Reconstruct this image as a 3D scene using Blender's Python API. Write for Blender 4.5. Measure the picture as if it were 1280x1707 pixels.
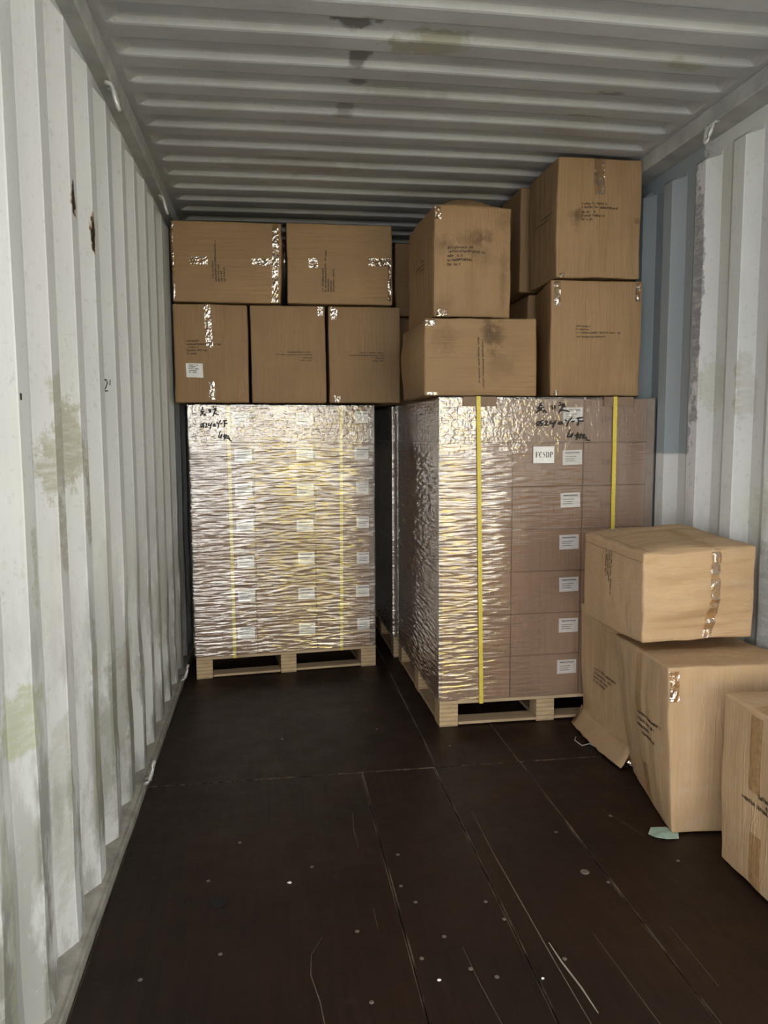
import bpy, math, random
from mathutils import Vector, Matrix, noise
random.seed(7)
for o in list(bpy.data.objects): bpy.data.objects.remove(o)
sc = bpy.context.scene
COL = sc.collection
R = math.radians

# ------------------------------------------------------------------ camera
YAW, PITCH, ROLL, FPX = 0.1451, 0.1018, -0.0049, 1287.57
cam_d = bpy.data.cameras.new('camera'); cam = bpy.data.objects.new('camera', cam_d); COL.objects.link(cam)
cam_d.sensor_fit = 'VERTICAL'; cam_d.sensor_height = 24.0; cam_d.lens = FPX / 1707 * 24.0
cam_d.clip_start = 0.02; cam_d.clip_end = 400
_f = Vector((math.sin(YAW) * math.cos(PITCH), math.cos(YAW) * math.cos(PITCH), -math.sin(PITCH)))
_r = Vector((math.cos(YAW), -math.sin(YAW), 0)); _u = _r.cross(_f)
_r2 = math.cos(ROLL) * _r + math.sin(ROLL) * _u; _u2 = -math.sin(ROLL) * _r + math.cos(ROLL) * _u
_m = Matrix((( _r2.x, _u2.x, -_f.x, 0.5222), (_r2.y, _u2.y, -_f.y, 0.0), (_r2.z, _u2.z, -_f.z, 1.4136), (0, 0, 0, 1)))
cam.matrix_world = _m
sc.camera = cam

# ------------------------------------------------------------------ daylight
SKY, SUN, EXPOSURE = 0.8, 11.0, 1.28
wd = bpy.data.worlds.new('sky'); sc.world = wd; wd.use_nodes = True
bg = wd.node_tree.nodes['Background']; bg.inputs[0].default_value = (0.97, 0.99, 1.0, 1); bg.inputs[1].default_value = SKY
sd = bpy.data.lights.new('sun', 'SUN'); sd.energy = SUN; sd.angle = R(1.5); sd.color = (1.0, 0.975, 0.94)
sun = bpy.data.objects.new('sun', sd); COL.objects.link(sun)
sun.rotation_euler = (R(-48), 0, R(-20))          # shines from over the container roof: never enters the door
sc.cycles.max_bounces = 7; sc.cycles.diffuse_bounces = 4; sc.cycles.glossy_bounces = 3
vs = sc.view_settings
vs.view_transform = 'Standard'; vs.look = 'None'; vs.gamma = 1.0; vs.use_curve_mapping = False; vs.exposure = EXPOSURE

# ------------------------------------------------------------------ helpers
def tag(o, label=None, cat=None, group=None, kind=None):
    if label: o['label'] = label
    if cat: o['category'] = cat
    if group: o['group'] = group
    if kind: o['kind'] = kind
    return o

def mesh_obj(name, verts, faces, mat, parent=None, loc=(0, 0, 0), rz=0, smooth=False, fmat=None):
    me = bpy.data.meshes.new(name); me.from_pydata([tuple(v) for v in verts], [], faces)
    for m in (mat if isinstance(mat, (list, tuple)) else [mat]): me.materials.append(m)
    if fmat:
        for p, k in zip(me.polygons, fmat): p.material_index = k
    if smooth:
        for p in me.polygons: p.use_smooth = True
    me.update()
    o = bpy.data.objects.new(name, me); COL.objects.link(o)
    o.location = loc; o.rotation_euler = (0, 0, rz)
    if parent: o.parent = parent
    return o

def inst(src, name=None, parent=None, loc=(0, 0, 0), rz=0):
    c = bpy.data.objects.new(name or src.name.split('.')[0], src.data); COL.objects.link(c)
    c.location = loc; c.rotation_euler = (0, 0, rz)
    if parent: c.parent = parent
    return c

class MB:
    def __init__(s): s.v = []; s.f = []; s.m = []
    def box(s, x0, x1, y0, y1, z0, z1, k=0):
        n = len(s.v)
        s.v += [(x0, y0, z0), (x1, y0, z0), (x1, y1, z0), (x0, y1, z0), (x0, y0, z1), (x1, y0, z1), (x1, y1, z1), (x0, y1, z1)]
        s.f += [(n, n+3, n+2, n+1), (n+4, n+5, n+6, n+7), (n, n+1, n+5, n+4), (n+1, n+2, n+6, n+5), (n+2, n+3, n+7, n+6), (n+3, n, n+4, n+7)]
        s.m += [k] * 6; return s
    def bbox(s, x0, x1, y0, y1, z0, z1, b=0.004, k=0):
        """box with chamfered edges"""
        n = len(s.v); c = [(x0, x1), (y0, y1), (z0, z1)]
        idx = {}
        for a in range(3):
            for sx in (0, 1):
                for sy in (0, 1):
                    for sz in (0, 1):
                        sg = (sx, sy, sz); p = []
                        for d in range(3):
                            val = c[d][sg[d]]
                            if d != a: val += b if sg[d] == 0 else -b
                            p.append(val)
                        idx[(a, sg)] = len(s.v); s.v.append(tuple(p))
        fs = []
        for a in range(3):
            o1, o2 = [d for d in range(3) if d != a]
            for e in (0, 1):
                q = []
                for (i, j) in ((0, 0), (1, 0), (1, 1), (0, 1)):
                    sg = [0, 0, 0]; sg[a] = e; sg[o1] = i; sg[o2] = j; q.append(idx[(a, tuple(sg))])
                fs.append(q)
        for a in range(3):            # edges parallel to axis a
            o1, o2 = [d for d in range(3) if d != a]
            for i in (0, 1):
                for j in (0, 1):
                    def sg(e):
                        t = [0, 0, 0]; t[a] = e; t[o1] = i; t[o2] = j; return tuple(t)
                    fs.append([idx[(o1, sg(0))], idx[(o1, sg(1))], idx[(o2, sg(1))], idx[(o2, sg(0))]])
        for sx in (0, 1):
            for sy in (0, 1):
                for sz in (0, 1): fs.append([idx[(a, (sx, sy, sz))] for a in range(3)])
        ctr = Vector(((x0+x1)/2, (y0+y1)/2, (z0+z1)/2))
        for f in fs:
            P = [Vector(s.v[i]) for i in f]; nn = (P[1]-P[0]).cross(P[2]-P[0])
            if nn.dot(sum(P, Vector())/len(P) - ctr) < 0: f = f[::-1]
            s.f.append(tuple(f)); s.m.append(k)
        return s
    def tube(s, pts, r, n=8, closed=False, k=0):
        pts = [Vector(p) for p in pts]; base = len(s.v); N = len(pts)
        for i, p in enumerate(pts):
            a = pts[(i-1) % N] if (closed or i > 0) else p; b = pts[(i+1) % N] if (closed or i < N-1) else p
            t = (b-a).normalized(); up = Vector((0, 0, 1)) if abs(t.z) < .9 else Vector((1, 0, 0))
            e1 = t.cross(up).normalized(); e2 = t.cross(e1)
            rr = r[i] if isinstance(r, (list, tuple)) else r
            for j in range(n):
                q = 2*math.pi*j/n; s.v.append(tuple(p + e1*math.cos(q)*rr + e2*math.sin(q)*rr))
        for i in range(N if closed else N-1):
            for j in range(n):
                a = base+i*n+j; b = base+i*n+(j+1) % n; c = base+((i+1) % N)*n+(j+1) % n; d = base+((i+1) % N)*n+j
                s.f.append((a, b, c, d)); s.m.append(k)
        if not closed:
            s.f.append(tuple(base+j for j in range(n))[::-1]); s.f.append(tuple(base+(N-1)*n+j for j in range(n))); s.m += [k, k]
        return s
    def disc(s, c, r, h, n=8, k=0):
        b = len(s.v)
        for z, rr in ((0, r), (h*.6, r), (h, r*.7)):
            for j in range(n):
                q = 2*math.pi*j/n; s.v.append((c[0]+rr*math.cos(q), c[1]+rr*math.sin(q), c[2]+z))
        for L in range(2):
            for j in range(n): s.f.append((b+L*n+j, b+L*n+(j+1) % n, b+(L+1)*n+(j+1) % n, b+(L+1)*n+j)); s.m.append(k)
        s.f.append(tuple(b+2*n+j for j in range(n))); s.m.append(k)
        return s
    def build(s, name, mat, parent=None, loc=(0, 0, 0), rz=0, smooth=False):
        return mesh_obj(name, s.v, s.f, mat, parent, loc, rz, smooth, s.m)

# ------------------------------------------------------------------ materials
class NT:
    def __init__(s, name):
        s.mat = bpy.data.materials.new(name); s.mat.use_nodes = True; s.t = s.mat.node_tree
        s.t.nodes.clear(); s.out = s.t.nodes.new('ShaderNodeOutputMaterial')
    def n(s, typ, **kw):
        x = s.t.nodes.new(typ)
        for k, v in kw.items():
            if k.startswith('i_'):
                x.inputs[k[2:].replace('_', ' ')].default_value = v
            else: setattr(x, k, v)
        return x
    def l(s, a, b): s.t.links.new(a, b); return b
    def co(s, kind='Object'): return s.n('ShaderNodeTexCoord').outputs[kind]
    def mp(s, vec, scale=(1, 1, 1), rot=(0, 0, 0), loc=(0, 0, 0)):
        m = s.n('ShaderNodeMapping'); m.inputs['Scale'].default_value = scale; m.inputs['Rotation'].default_value = rot; m.inputs['Location'].default_value = loc
        s.l(vec, m.inputs['Vector']); return m.outputs[0]
    def noise(s, vec, scale, detail=4, rough=.55, dist=0):
        n = s.n('ShaderNodeTexNoise'); n.inputs['Scale'].default_value = scale; n.inputs['Detail'].default_value = detail
        n.inputs['Roughness'].default_value = rough; n.inputs['Distortion'].default_value = dist
        if vec is not None: s.l(vec, n.inputs['Vector'])
        return n.outputs['Fac']
    def mr(s, v, a, b, c=0., d=1.):
        m = s.n('ShaderNodeMapRange'); m.inputs[1].default_value = a; m.inputs[2].default_value = b; m.inputs[3].default_value = c; m.inputs[4].default_value = d
        s.l(v, m.inputs[0]); return m.outputs[0]
    def math(s, op, a, b=None, c=None):
        m = s.n('ShaderNodeMath', operation=op)
        for i, q in enumerate((a, b, c)):
            if q is None: continue
            if isinstance(q, (int, float)): m.inputs[i].default_value = q
            else: s.l(q, m.inputs[i])
        return m.outputs[0]
    def mix(s, fac, a, b, mode='MIX'):
        m = s.n('ShaderNodeMix', data_type='RGBA', blend_type=mode)
        if isinstance(fac, (int, float)): m.inputs[0].default_value = fac
        else: s.l(fac, m.inputs[0])
        for i, q in ((6, a), (7, b)):
            if isinstance(q, tuple): m.inputs[i].default_value = (*q[:3], 1)
            else: s.l(q, m.inputs[i])
        return m.outputs[2]
    def bump(s, h, strength=.3, dist=.01, normal=None):
        b = s.n('ShaderNodeBump'); b.inputs['Strength'].default_value = strength; b.inputs['Distance'].default_value = dist
        s.l(h, b.inputs['Height'])
        if normal is not None: s.l(normal, b.inputs['Normal'])
        return b.outputs[0]
    def ell(s, vec, c, r, wob=None, amt=.5):
        """soft ellipsoid mask, 1 inside; wob = noise to roughen the outline"""
        m = s.mp(vec, scale=tuple(1/q for q in r), loc=tuple(-a/b for a, b in zip(c, r)))
        d = s.n('ShaderNodeVectorMath', operation='LENGTH'); s.l(m, d.inputs[0]); v = d.outputs['Value']
        if wob is not None: v = s.math('ADD', v, s.mr(wob, .3, .7, -amt, amt))
        return v
    def pbsdf(s, col, rough=.6, normal=None, metal=0., spec=.5, coat=0.):
        p = s.n('ShaderNodeBsdfPrincipled'); 
        for key, q in (('Base Color', col), ('Roughness', rough), ('Metallic', metal), ('Specular IOR Level', spec), ('Coat Weight', coat)):
            if isinstance(q, tuple): p.inputs[key].default_value = (*q[:3], 1)
            elif isinstance(q, (int, float)): p.inputs[key].default_value = q
            else: s.l(q, p.inputs[key])
        if normal is not None: s.l(normal, p.inputs['Normal'])
        s.l(p.outputs[0], s.out.inputs[0]); return p

def plain(name, col, rough=.6, metal=0., ns=20, amt=.15, bump=.1, spec=.5):
    t = NT(name); c = t.co(); nz = t.noise(c, ns)
    k = t.mix(t.mr(nz, .3, .7), tuple(q*(1-amt) for q in col), tuple(min(1, q*(1+amt)) for q in col))
    t.pbsdf(k, rough, t.bump(nz, bump, .005), metal, spec); return t.mat

def mat_wall(name, patches, slate=None, holes=(), proud=(-.03, -.024)):
    t = NT(name); c = t.co()
    big = t.noise(c, 1.3, 4); med = t.noise(t.mp(c, (1, 1, .35)), 7, 6, .65); fine = t.noise(c, 45, 4, .6)
    col = t.mix(t.mr(big, .35, .65), (.61, .63, .625), (.70, .715, .71))
    # pinkish and greenish weathering of the old paint
    col = t.mix(t.mr(t.noise(t.mp(c, (1, 1.5, .25), loc=(3, 1, 5)), 3, 3), .52, .7, 0, .55), col, (.68, .645, .66))
    col = t.mix(t.mr(t.noise(t.mp(c, (1, 1.2, .4), loc=(9, 4, 2)), 2.2, 4), .55, .72, 0, .5), col, (.62, .645, .53))
    # rubbed-in dirt, most of it on the lower half where cargo and forks touch the sheet
    sep = t.n('ShaderNodeSeparateXYZ'); t.l(c, sep.inputs[0])
    low = t.mr(sep.outputs[2], 1.25, .35, 0, 1)
    px0, px1 = proud; pr_ = t.mr(sep.outputs[0], px0, px1, .55, 1.0)
    dirt = t.math('MULTIPLY', t.math('MULTIPLY', t.mr(med, .44, .54), low), pr_)
    scr = t.noise(t.mp(c, (20, 14, 60), rot=(R(35), 0, 0)), 1, 4, .7)
    col = t.mix(t.math('MULTIPLY', dirt, .85), col, (.185, .18, .14))
    col = t.mix(t.math('MULTIPLY', t.mr(fine, .58, .72), .3), col, (.32, .32, .30))
    col = t.mix(t.math('MULTIPLY', t.mr(scr, .66, .72, 0, .5), low), col, (.74, .75, .73))
    wob = t.noise(c, 9, 5, .7)
    for (pc, pr, pcol, a) in patches:
        m = t.math('MULTIPLY', t.mr(t.ell(c, pc, pr, wob, .7), 1.1, .85), a)
        m = t.math('MULTIPLY', m, t.mr(scr, .45, .68, 1.0, .35))
        if a < .745: m = t.math('MULTIPLY', m, pr_)
        col = t.mix(m, col, pcol)
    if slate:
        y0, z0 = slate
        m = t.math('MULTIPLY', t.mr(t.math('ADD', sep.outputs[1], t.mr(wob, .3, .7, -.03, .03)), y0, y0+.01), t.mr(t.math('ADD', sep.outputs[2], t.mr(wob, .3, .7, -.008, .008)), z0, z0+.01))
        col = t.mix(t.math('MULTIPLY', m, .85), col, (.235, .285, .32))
    rust = None
    for (pc, pr) in holes:
        e = t.ell(c, pc, pr, t.noise(c, 40, 3), .5)
        col = t.mix(t.mr(e, 1.25, 1.0), col, (.33, .23, .14))
        col = t.mix(t.mr(e, .95, .8), col, (.02, .014, .01))
    h = t.math('ADD', t.math('MULTIPLY', big, .6), t.math('MULTIPLY', med, .25))
    b = t.bump(fine, .12, .004, t.bump(h, .35, .03))
    t.pbsdf(col, t.mr(med, .3, .7, .42, .6), b, 0, .4); return t.mat

def mat_ceiling():
    t = NT('old_grey_roof_paint'); c = t.co()
    big = t.noise(c, 1.5, 5); med = t.noise(t.mp(c, (.6, 2, 1)), 6, 6, .65); fine = t.noise(c, 50, 3)
    col = t.mix(t.mr(big, .35, .65), (.385, .395, .40), (.50, .515, .52))
    col = t.mix(t.mr(med, .52, .72, 0, .55), col, (.36, .33, .31))
    col = t.mix(t.mr(fine, .62, .75, 0, .4), col, (.25, .23, .21))
    wob = t.noise(c, 14, 4)
    for (pc, pr, pcol, a) in (((.83, 2.62, 2.72), (.06, .05, .1), (.08, .075, .07), .8), ((.86, 2.86, 2.72), (.04, .045, .1), (.09, .085, .08), .75),
                              ((.88, 3.07, 2.72), (.035, .03, .1), (.10, .095, .09), .7), ((.85, 3.3, 2.72), (.04, .04, .1), (.15, .14, .13), .6),
                              ((1.08, 2.72, 2.72), (.12, .06, .1), (.30, .29, .21), .8), ((1.05, 3.1, 2.72), (.15, .03, .1), (.3, .29, .26), .6), ((1.85, 2.98, 2.72), (.05, .02, .1), (.14, .13, .12), .7),
                              ((1.82, 3.2, 2.72), (.09, .02, .1), (.2, .19, .15), .7), ((2.02, 2.72, 2.72), (.06, .03, .1), (.33, .33, .24), .7), ((.62, 4.0, 2.72), (.3, .12, .1), (.30, .27, .24), .5)):
        col = t.mix(t.math('MULTIPLY', t.mr(t.ell(c, pc, pr, wob, .6), 1.2, .8), a), col, pcol)
    t.pbsdf(col, .5, t.bump(fine, .15, .004, t.bump(big, .3, .03)), 0, .4); return t.mat

def mat_floor(name, worn=False):
    t = NT(name); c = t.co()
    g = t.noise(t.mp(c, (60, 3, 1)), 1, 5, .6); big = t.noise(c, 2.2, 5); fine = t.noise(t.mp(c, (180, 8, 1)), 1, 4)
    dust = t.noise(c, 8, 6, .7)
    col = t.mix(t.mr(g, .35, .7), (.0105, .0055, .0036), (.023, .0112, .0068))
    col = t.mix(t.mr(big, .4, .7, 0, .5), col, (.034, .0145, .0075))
    col = t.mix(t.mr(dust, .62, .8, 0, .35), col, (.10, .085, .075))
    col = t.mix(t.mr(fine, .72, .8, 0, .35), col, (.10, .075, .055))
    if worn:
        w = t.noise(t.mp(c, (30, 5, 1)), 1, 5, .7)
        col = t.mix(t.mr(w, .45, .62, 0, .85), col, (.16, .12, .085))
    t.pbsdf(col, t.mr(dust, .3, .75, .42, .6), t.bump(g, .12, .004, t.bump(big, .25, .02)), 0, .27); return t.mat

def mat_card(name, flute='z', base=(.335, .212, .107), stains=(), dust=0., crease=1.):
    t = NT(name); c = t.co(); info = t.n('ShaderNodeObjectInfo')
    big = t.noise(c, 3.0, 4); med = t.noise(c, 14, 5, .6); fine = t.noise(c, 160, 3)
    sc_ = {'z': (60, 60, 1.2), 'x': (1.2, 60, 60), 'y': (60, 1.2, 60)}[flute]
    st = t.noise(t.mp(c, sc_), 2.2, 3, .5)
    cr = t.noise(t.mp(c, tuple(q*.22 if q > 2 else q for q in sc_)), 1.6, 3, .5)
    dk = tuple(q*.86 for q in base); lt = tuple(min(1, q*1.1) for q in base)
    col = t.mix(t.mr(big, .3, .7), dk, lt)
    col = t.mix(t.mr(st, .35, .7, 0, .45), col, tuple(q*.84 for q in base))
    col = t.mix(t.mr(med, .55, .75, 0, .35), col, tuple(q*.75 for q in base))
    hv = t.n('ShaderNodeHueSaturation'); t.l(t.mr(info.outputs['Random'], 0, 1, .93, 1.07), hv.inputs['Value']); t.l(col, hv.inputs['Color']); col = hv.outputs[0]
    wob = t.noise(c, 16, 5, .65)
    for (pc, pr, a) in stains:
        m = t.math('MULTIPLY', t.math('MULTIPLY', t.mr(t.ell(c, pc, pr, wob, 1.0), 1.45, .35), t.mr(wob, .34, .6, .35, 1)), a)
        col = t.mix(m, col, (.06, .032, .018))
    if dust: col = t.mix(t.mr(wob, .5, .75, 0, dust), col, (.5, .43, .34))
    rid = t.mr(t.math('ABSOLUTE', t.math('SUBTRACT', cr, .5)), 0, .022, 1, 0)
    gate = t.mr(t.noise(c, 2.6, 2), .46, .6)
    rid = t.math('MULTIPLY', rid, gate)
    col = t.mix(t.math('MULTIPLY', rid, .35), col, tuple(min(1, q*1.5) for q in base))
    h = t.math('ADD', t.math('ADD', t.math('MULTIPLY', st, .3), t.math('MULTIPLY', cr, 1.2)), t.math('MULTIPLY', rid, .35))
    t.pbsdf(col, .62, t.bump(fine, .06, .002, t.bump(med, .12, .006, t.bump(h, .7*min(1.4, crease), .008*crease))), 0, .3); return t.mat

def mat_film(name, kind, fmin, fmax):
    t = NT(name); c = t.co(); sep = t.n('ShaderNodeSeparateXYZ'); t.l(c, sep.inputs[0])
    if kind == 'front': v1 = t.mp(c, (5, 5, 70), rot=(0, R(2), 0))
    else: v1 = t.mp(c, (5, 5, 70), rot=(R(4), 0, 0))
    s1 = t.noise(v1, 1, 2, .5, .5)
    iso = t.noise(c, 48, 2, .5, .6)
    top = t.mr(t.math('ADD', sep.outputs[2], t.mr(t.noise(c, 7, 2), .3, .7, -.06, .06)), 1.30, 1.38)
    hm = t.n('ShaderNodeMix', data_type='FLOAT'); t.l(top, hm.inputs[0]); t.l(s1, hm.inputs[2]); t.l(t.math('ADD', t.math('MULTIPLY', iso, .7), t.math('MULTIPLY', s1, .5)), hm.inputs[3])
    nb = t.bump(hm.outputs[0], 1.0, .0045 if kind == 'front' else .006)
    gl = t.n('ShaderNodeBsdfGlossy'); gl.inputs['Color'].default_value = (1, .985, .96, 1); gl.inputs['Roughness'].default_value = .13; t.l(nb, gl.inputs['Normal'])
    tr = t.n('ShaderNodeBsdfTransparent'); tr.inputs[0].default_value = (.97, .96, .96, 1)
    df = t.n('ShaderNodeBsdfDiffuse'); df.inputs[0].default_value = (.75, .72, .72, 1); t.l(nb, df.inputs['Normal'])
    fac = t.math('ADD', t.mr(t.noise(c, 2.2, 3), .3, .7, fmin, fmax), t.math('MULTIPLY', top, .03))
    a = t.n('ShaderNodeMixShader'); a.inputs[0].default_value = 0.06 if kind == 'front' else .10; t.l(tr.outputs[0], a.inputs[1]); t.l(df.outputs[0], a.inputs[2])
    b = t.n('ShaderNodeMixShader'); t.l(fac, b.inputs[0]); t.l(a.outputs[0], b.inputs[1]); t.l(gl.outputs[0], b.inputs[2])
    t.l(b.outputs[0], t.out.inputs[0]); return t.mat

def mat_tape(name='clear_packing_tape', bd=.006, f0=.10, f1=.5, tint=(.92, .84, .72)):
    t = NT(name); c = t.co()
    n1 = t.noise(c, 42, 2, .5, .8)
    nb = t.bump(n1, 1.0, bd)
    gl = t.n('ShaderNodeBsdfGlossy'); gl.inputs['Color'].default_value = (1, .97, .9, 1); gl.inputs['Roughness'].default_value = .07; t.l(nb, gl.inputs['Normal'])
    tr = t.n('ShaderNodeBsdfTransparent'); tr.inputs[0].default_value = (*tint, 1)
    b = t.n('ShaderNodeMixShader'); t.l(t.mr(n1, .38, .6, f0, f1), b.inputs[0]); t.l(tr.outputs[0], b.inputs[1]); t.l(gl.outputs[0], b.inputs[2])
    t.l(b.outputs[0], t.out.inputs[0]); return t.mat

def mat_wood(name, base, axis=(2, 60, 60), layers=False):
    t = NT(name); c = t.co(); g = t.noise(t.mp(c, axis), 1.2, 4, .6, .4); big = t.noise(c, 6, 3)
    col = t.mix(t.mr(g, .3, .7), tuple(q*.72 for q in base), tuple(min(1, q*1.1) for q in base))
    col = t.mix(t.mr(big, .55, .75, 0, .5), col, tuple(q*.6 for q in base))
    if layers:
        sep = t.n('ShaderNodeSeparateXYZ'); t.l(c, sep.inputs[0])
        w = t.math('SINE', t.math('MULTIPLY', t.math('ADD', sep.outputs[2], t.mr(t.noise(c, 9, 2), .3, .7, -.002, .002)), 2*math.pi/.0215))
        col = t.mix(t.mr(w, .3, 1, 0, .75), col, tuple(q*.5 for q in base))
    t.pbsdf(col, .7, t.bump(g, .3, .004), 0, .3); return t.mat

M = {}
M['wall_l'] = mat_wall('old_white_wall_paint', [
    ((-.03, 2.22, 1.36), (.2, .22, .12), (.42, .41, .32), .95), ((-.03, 2.12, 1.46), (.2, .06, .12), (.44, .44, .34), .75),
    ((-.03, 1.90, 1.11), (.2, .06, .14), (.40, .40, .28), .7), ((-.03, 2.13, 1.15), (.2, .05, .1), (.36, .36, .29), .7),
    ((-.03, 2.42, 1.17), (.2, .045, .09), (.33, .33, .27), .7), ((-.03, 1.78, .79), (.2, .10, .075), (.45, .48, .34), .9),
    ((-.03, 2.78, .80), (.2, .06, .18), (.38, .38, .26), .6), ((-.03, 2.4, .55), (.2, .05, .25), (.33, .33, .24), .7),
    ((-.03, 2.65, .45), (.2, .06, .22), (.26, .26, .20), .7), ((-.03, 2.95, .42), (.2, .07, .22), (.24, .235, .19), .7),
    ((-.03, 3.25, .5), (.2, .06, .3), (.24, .23, .19), .65), ((-.03, 3.55, .5), (.2, .06, .35), (.24, .23, .19), .6),
    ((-.03, 3.85, .6), (.2, .06, .4), (.25, .24, .2), .6), ((-.03, 2.05, .4), (.2, .05, .25), (.36, .36, .28), .6),
    ((-.03, 1.62, .4), (.2, .07, .5), (.42, .45, .33), .6), ((-.03, 2.75, .2), (.2, .3, .13), (.30, .29, .26), .6)],
    holes=[((-.03, 2.385, 2.08), (.2, .02, .045)), ((-.03, 2.64, 2.05), (.2, .014, .055))])
M['wall_r'] = mat_wall('old_white_wall_paint_right', [
    ((2.39, 3.1, 1.62), (.2, .09, .10), (.45, .46, .35), .7), ((2.39, 2.86, 1.6), (.2, .05, .13), (.42, .40, .32), .7), ((2.39, 2.72, 1.1), (.2, .08, .14), (.45, .45, .33), .6),
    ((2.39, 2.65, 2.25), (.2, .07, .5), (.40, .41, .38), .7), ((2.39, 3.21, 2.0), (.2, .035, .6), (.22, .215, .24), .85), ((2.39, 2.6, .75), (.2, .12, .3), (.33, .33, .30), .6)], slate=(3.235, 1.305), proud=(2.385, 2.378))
M['ceil'] = mat_ceiling()
M['rail'] = plain('rail_paint', (.42, .43, .41), .5, 0, 9, .2, .25)
M['sill'] = plain('sill_paint', (.33, .31, .27), .6, 0, 14, .3, .3)
M['floor'] = mat_floor('dark_varnished_plywood'); M['floor_worn'] = mat_floor('worn_plywood_edge', True)
M['underfloor'] = plain('dark_joint', (.008, .006, .005), .9)
M['card'] = mat_card('kraft_card'); M['card_x'] = mat_card('kraft_card_lying', 'x'); M['card_dust'] = mat_card('kraft_card_dusty_lit', 'z', dust=.3, crease=.85, base=(.50, .335, .19))  # light falloff put into the base colours: near dusty cartons lighter, far ones darker
M['card_dust_lit_x'] = mat_card('kraft_card_dusty_lit_lying', 'x', dust=.25, crease=.8, base=(.50, .335, .19))
M['card_pal'] = mat_card('kraft_card_reddish', 'z', base=(.34, .205, .125))
M['film_front'] = mat_film('stretch_film_front', 'front', .12, .22); M['film_dense'] = mat_film('stretch_film_dense', 'front', .08, .21); M['film_side'] = mat_film('stretch_film_side', 'side', .30, .48)
M['tape'] = mat_tape(); M['tape_flat'] = mat_tape('flat_packing_tape', .002, .03, .14, (.92, .87, .79))
M['ink'] = plain('brown_black_ink', (.045, .028, .018), .7); M['ink_faint'] = plain('faint_red_ink', (.12, .055, .04), .7)
M['marker'] = plain('black_marker', (.008, .007, .008), .5)
M['paper'] = plain('white_label_paper', (.86, .85, .83), .5, 0, 30, .05, .03)
M['strap'] = plain('yellow_strap', (.74, .60, .085), .4, 0, 200, .18, .3)
M['board'] = plain('brown_corner_board', (.24, .16, .105), .7, 0, 25, .15, .1)
M['block'] = mat_wood('laminated_block_wood', (.62, .45, .27), (9, 9, 40), True); M['plank'] = mat_wood('pale_pallet_wood', (.55, .41, .26)); M['plank_y'] = mat_wood('pale_pallet_wood_long', (.50, .37, .24), (60, 2, 60))
M['steel'] = plain('painted_ring_steel', (.62, .62, .60), .35, .3, 40, .2, .2); M['screw'] = plain('screw_head', (.23, .205, .185), .45, .6)
M['chip'] = plain('white_chip', (.75, .73, .68), .5); M['green'] = plain('pale_green_paper', (.42, .56, .47), .6, 0, 30, .2, .2)
M['ground'] = plain('yard_asphalt', (.14, .135, .13), .9, 0, 2, .15, .1)
M['black'] = plain('black_mark', (.015, .014, .013), .8)

# ------------------------------------------------------------------ the container (setting)
Y0, Y1, H = 0.95, 6.05, 2.7188
XL, XR = -0.02, 2.372            # innermost faces of the corrugated side walls
DEP = 0.036
def wall_profile():
    """(y, recess) along a side wall: pitch 278 mm"""
    out = []; y = Y0; off = 1.8062 - .278*9 ; k = 0
    pts = []
    while True:
        b = off + k*.278
        if b > Y1 + .3: break
        # near edge of the proud flat at b, then slope back into the recess, recess flat, slope facing the door
        pts += [(b - .004, 0), (b, 0), (b + .070, 0), (b + .074, .004), (b + .134, DEP-.003), (b + .139, DEP), (b + .206, DEP), (b + .211, DEP-.003), (b + .270, .003)]
        k += 1
    return [p for p in pts if Y0 - .05 <= p[0] <= Y1 + .05]
def sstep_(a, b, x): q = max(0, min(1, (x-a)/(b-a))); return q*q*(3-2*q)
def side_wall(name, x, sgn, mat, shift=0):
    prof = [(y + shift, d) for y, d in wall_profile()]
    zs = [0.0, .03, .10, .18, .26, .34, .42, .50, .58, .66, .74, .82, .90, 1.0, 1.1, 1.25, 1.55, 1.85, 2.15, 2.40, 2.560, 2.590, 2.66]
    v, f = [], []
    for zi, z in enumerate(zs):
        for (y, d) in prof:
            dd = d if z < 2.57 else DEP
            wob = .004*noise.noise(Vector((y*2.1, z*1.6, sgn*3))) if .02 < z < 2.5 else 0
            bow = .022*noise.noise(Vector((y*1.1+7, z*3.1, sgn*5))) * max(0, 1 - abs(z-.55)/.6) if z < 1.1 else 0
            ben = sstep_(.04, .3, z)*(1-sstep_(.6, 1.1, z)); yy = y + ben*.016*noise.noise(Vector((y*2.3, z*4.5, sgn*11)))
            v.append((x - sgn*dd - sgn*max(0, -(wob+bow))*.8, yy, z))
    n = len(prof)
    for a in range(len(zs)-1):
        for b in range(n-1):
            q = (a*n+b, a*n+b+1, (a+1)*n+b+1, (a+1)*n+b)
            f.append(q if sgn < 0 else q[::-1])
    return tag(mesh_obj(name, v, f, mat), kind='structure')
wl = side_wall('wall_left', XL, 1, M['wall_l'])
wr = side_wall('wall_right', XR, -1, M['wall_r'], -.02)
tag(wl, 'left side wall of corrugated white painted steel'); tag(wr, 'right side wall of corrugated white painted steel')
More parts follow.
